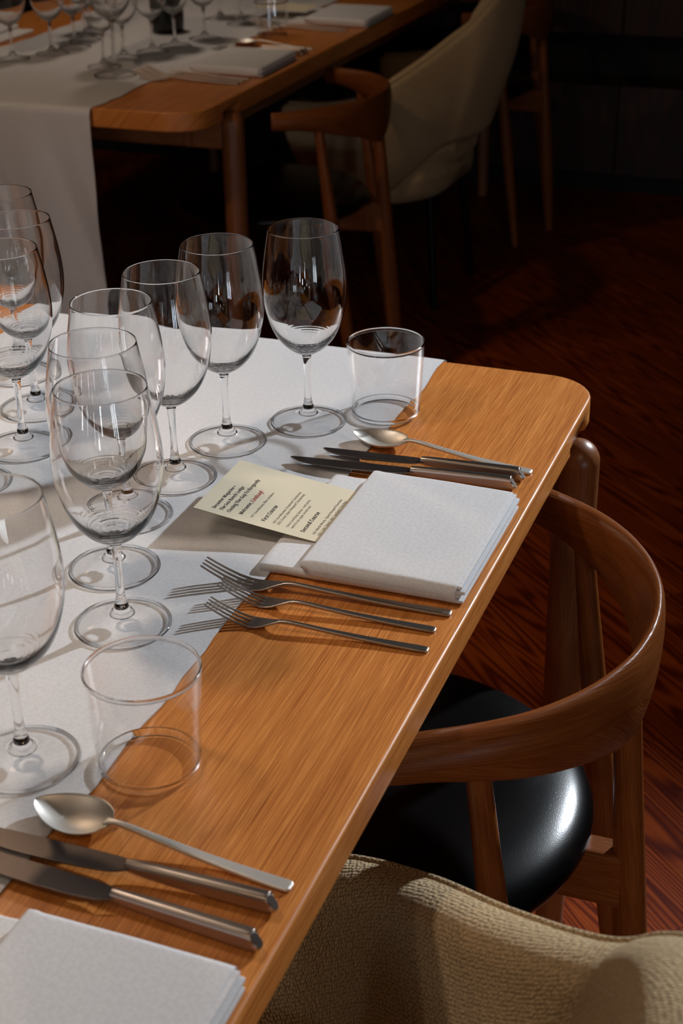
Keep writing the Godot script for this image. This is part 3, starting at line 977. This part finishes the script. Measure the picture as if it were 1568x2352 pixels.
func menu_card() -> void:
	var t := thing("menu_card", "cream menu card with black lettering tucked in the folded napkin by the forks", "menu")
	var rows := []
	var uvs := []
	var xs := []
	for i in 25: xs.append(lerpf(-0.289, -0.149, i / 24.0))
	for th in 2:
		for i in 25:
			var x: float = xs[i] if th == 0 else xs[24 - i]
			var y := card_at(x) - (0.0004 if th else 0.0)
			rows.append(PackedVector3Array([Vector3(x, y, 0.4925), Vector3(x, y, 0.3825)]))
			uvs.append(PackedVector2Array([Vector2(x, 0), Vector2(x, 1)]))
	rows.append(rows[0])
	uvs.append(uvs[0])
	part("card", grid(rows, uvs, false), M.paper, t)
	# [text, distance down the card, start from near edge, length, bold, ink]
	var lines := [["Decanter Magazine +", 0.0170, 0.0094, 0.0495, true, M.ink], ["The Sea Ranch Lodge", 0.0245, 0.0094, 0.0520, true, M.ink], ["Closing The Gap To Burgundy", 0.0320, 0.0094, 0.0728, true, M.ink], ["Welcome,", 0.0436, 0.0115, 0.0260, true, M.ink], ["Lindsay!", 0.0436, 0.0395, 0.0235, true, M.ink_red], ["2017 Gran Moraine, Blanc de Blancs", 0.0548, 0.0112, 0.0548, false, M.ink], ["First Course", 0.0670, 0.0112, 0.0328, true, M.ink], ["2022 Gran Moraine, ‘Dropstone’ Chardonnay", 0.0772, 0.0116, 0.0690, false, M.ink], ["2022 Ernest, ‘Joyce Vineyard’ Chardonnay", 0.0818, 0.0116, 0.0670, false, M.ink], ["Citrus Cured King Salmon – beet purée,", 0.0908, 0.0118, 0.0595, false, M.ink_grey], ["sweet & sour apple, fennel sand", 0.0956, 0.0118, 0.0480, false, M.ink_grey], ["Second Course", 0.1068, 0.0108, 0.0420, true, M.ink], ["2023 Martin Woods, ‘Hyland Vineyard’ Pinot Noir", 0.1176, 0.0116, 0.0755, false, M.ink], ["2022 Cobb, ‘Diane Cobb: Coastlands’ Pinot Noir", 0.1226, 0.0116, 0.0745, false, M.ink]]
	var fr := SystemFont.new()
	fr.font_names = PackedStringArray(["Droid Sans"])
	var fb := SystemFont.new()
	fb.font_names = PackedStringArray(["Droid Sans"])
	fb.font_weight = 700
	for l in lines:
		var tm := TextMesh.new()
		tm.text = l[0]
		tm.font = fb if l[4] else fr
		tm.font_size = 32
		tm.pixel_size = 0.01
		tm.depth = 0.01
		tm.horizontal_alignment = HORIZONTAL_ALIGNMENT_LEFT
		tm.vertical_alignment = VERTICAL_ALIGNMENT_CENTER
		tm.curve_step = 1.0
		var bb := tm.get_aabb()
		var k: float = l[3] / bb.size.x
		var x: float = -0.289 + l[1]
		var slope := (card_at(x + 0.002) - card_at(x - 0.002)) / 0.004
		var o := part("printed_line", tm, l[5], t)
		# reading direction is -z, up of the letters is -x
		var right := Vector3(0, 0, -1)
		var up := Vector3(-1, -slope, 0).normalized()
		var nrm := right.cross(up).normalized()
		o.transform = Transform3D(Basis(right * k, up * k, nrm * k * 0.6), Vector3(x, card_at(x) + 0.00006, 0.4925 - l[2]) - right * bb.position.x * k)

# ---------------------------------------------------------------- place settings on the near table
func near_settings() -> void:
	var gg := "wine glasses on the near table"
	var g := wine_glass("tall clear wine glass beside the far tumbler, last of its row", Vector3(-0.279, CY, 0.2221), gg)
	for q in [[-0.3421, 0.2989, "second wine glass in from the far tumbler, behind the menu card"], [-0.3562, 0.3952, "third wine glass in from the far tumbler, left of the menu card"], [-0.3615, 0.4861, "fourth wine glass in from the far tumbler, overlapped by two nearer glasses"], [-0.3263, 0.5836, "wine glass directly behind the one nearest the fork tips"], [-0.2731, 0.6674, "wine glass standing right behind the near tumbler, left of the fork tips"], [-0.2525, 0.8628, "closest wine glass, left of the near tumbler, cut by frame edge"], [-0.5443, 0.3798, "wine glass in the left cluster with a fully visible foot"], [-0.5855, 0.2842, "wine glass in the left cluster, second from the cloth's far edge"], [-0.6577, 0.2014, "wine glass at the back of left cluster, nearest the cloth's far edge"], [-0.548, 0.4761, "wine glass mostly outside the frame, left of the left cluster"]]:
		dup(g, q[2], Vector3(q[0], CY, q[1]))
	var tb := tumbler("far clear tumbler standing half on the cloth by the table end", Vector3(-0.2061, CY, 0.1723), "tumblers on the near table")
	dup(tb, "near clear tumbler standing next to the closest spoon", Vector3(-0.1618, TY + 0.0004, 0.835))
	var f := fork("large steel fork lying closest to the folded napkin", Vector3(-0.0131, TY, 0.5600), 0.060, "forks on the near table")
	dup(f, "middle one of three steel forks beside the napkin", Vector3(-0.0179, TY, 0.5895), 0.036, 0.86)
	dup(f, "steel fork of the three farthest from the napkin", Vector3(-0.0144, TY, 0.6212), 0.050, 0.86)
	var s := spoon("steel spoon lying below the far tumbler", Vector3(-0.0155, TY, 0.2680), -0.095, "spoons on the near table")
	dup(s, "steel spoon lying below the near tumbler", Vector3(-0.0123, TY, 0.925), -0.070)
	var k := knife("steel table knife lying next to the far spoon", Vector3(-0.0205, TY, 0.2885), 0.033, 0.214, "knives on the near table")
	var k2 := knife("long steel table knife partly under the folded napkin with menu", Vector3(-0.0235, TY, 0.3105), 0.066, 0.236, "knives on the near table")
	dup(k2, "steel table knife lying next to the near spoon", Vector3(-0.0150, TY, 0.9490), 0.0)
	dup(k2, "steel table knife closest to the near napkin in the corner", Vector3(-0.0110, TY, 0.9840), -0.065)
	var n := napkin("folded white napkin holding the menu card", Vector3(-0.004, TY + 0.0002, 0.4455), "folded napkins on the near table")
	dup(n, "folded white napkin in the bottom corner, cut by frame edge", Vector3(-0.0005, TY + 0.0002, 1.1140))
	menu_card()
	k.set_meta("group", "knives on the near table")

# ---------------------------------------------------------------- the far table
func far_settings() -> void:
	var src: Node3D = get_node("wine_glass")
	var gl := [[-1.4666, -1.4954, "far-table glass just behind the large bowl glass"], [-1.472, -1.602, "far-table glass third along the near row, behind the large bowl glass"], [-1.442, -1.692, "far-table glass standing left of the dark candle holder, near row"], [-1.4217, -1.772, "far-table glass in front of the dark candle holder"], [-1.394, -1.883, "far-table glass right of the dark candle holder"], [-1.7225, -1.516, "far-table glass first of the far row, cut by left frame edge"], [-1.668, -1.604, "far-table glass second of the far row"], [-1.655, -1.692, "far-table glass third of the far row"], [-1.677, -1.781, "far-table glass fourth of the far row"], [-1.715, -1.868, "far-table glass fifth of the far row, mostly hidden"], [-1.3917, -2.1065, "far-table glass beside the far tumbler's back"], [-1.480, -2.165, "far-table glass at the top frame edge, farthest back"]]
	for q in gl:
		var c := dup(src, q[2], Vector3(q[0], CY, q[1]), 0.0, 0.95)
		c.set_meta("group", "wine glasses on the far table")
	var big := dup(src, "large round-bowled glass nearest the end of the far table", Vector3(-1.394, CY, -1.413))
	big.scale = Vector3(1.15, 1.48, 1.15)
	big.get_child(0).scale = Vector3(1.1, 1.0, 1.1)
	big.set_meta("group", "wine glasses on the far table")
	var tb := dup(get_node("tumbler"), "clear tumbler on the far table between two napkins", Vector3(-1.245, CY, -1.965))
	tb.set_meta("group", "tumblers on the far table")
	var vs := thing("candle_holder", "black green glass candle holder among the far table's glasses", "candle holder", Vector3(-1.53, CY, -1.95))
	part("cup", lathe([Vector2(0, 0), Vector2(0.036, 0), Vector2(0.041, 0.004), Vector2(0.043, 0.02), Vector2(0.044, 0.098), Vector2(0.043, 0.10), Vector2(0.040, 0.098), Vector2(0.039, 0.02), Vector2(0.03, 0.008), Vector2(0, 0.008)], 48), M.green_glass, vs)
	part("candle", lathe([Vector2(0, 0.008), Vector2(0.03, 0.008), Vector2(0.03, 0.05), Vector2(0.004, 0.053), Vector2(0, 0.052)], 32), M.ceramic, vs)
	var np: Node3D = get_node("napkin")
	var fg := "folded napkins on the far table"
	var a := dup(np, "folded white napkin nearest the end of the far table", Vector3(-1.066, TY + 0.0002, -1.595), 0.03, 1.15)
	a.set_meta("group", fg)
	a = dup(np, "folded white napkin at the top frame edge on the far table", Vector3(-1.050, TY + 0.0002, -2.25), 0.03, 1.15)
	a.set_meta("group", fg)
	a = dup(np, "folded white napkin at the far side of the far table", Vector3(-2.08, TY + 0.0002, -1.74), PI, 1.1)
	a.set_meta("group", fg)
	var cd := part("menu_card", loft([[Vector3(-0.075, 0.006, 0), 0.055, 0.0003, 0.0002], [Vector3(0.075, 0, 0), 0.055, 0.0003, 0.0002]], Vector3.UP), M.paper, self)
	cd.position = Vector3(-1.325, TY + 0.024, -2.25)
	tag(cd, "cream card on the far table napkin at the top frame edge", "menu")
	var fk: Node3D = get_node("fork")
	var lab := ["far-table fork beside the nearest folded napkin", "far-table fork in the middle of three", "far-table fork farthest from the folded napkin"]
	for k in 3:
		a = dup(fk, lab[k], Vector3(-1.085, TY, -1.458 + k * 0.027), 0.05, 1.1)
		a.set_meta("group", "forks on the far table")
	lab = ["far-table fork beside the napkin at the top frame edge", "far-table fork between the tumbler and the back napkin"]
	for k in 2:
		a = dup(fk, lab[k], Vector3(-1.09, TY, -2.10 + k * 0.03), 0.05, 1.1)
		a.set_meta("group", "forks on the far table")
	var kn: Node3D = get_node("table_knife")
	lab = ["far-table knife next to the folded napkin", "far-table knife next to the spoon"]
	for k in 2:
		a = dup(kn, lab[k], Vector3(-1.075, TY, -1.745 - k * 0.028), 0.03, 1.1)
		a.set_meta("group", "knives on the far table")
	a = dup(get_node("spoon"), "far-table spoon lying in front of the tumbler", Vector3(-1.08, TY, -1.83), -0.06, 1.1)
	a.set_meta("group", "spoons on the far table")
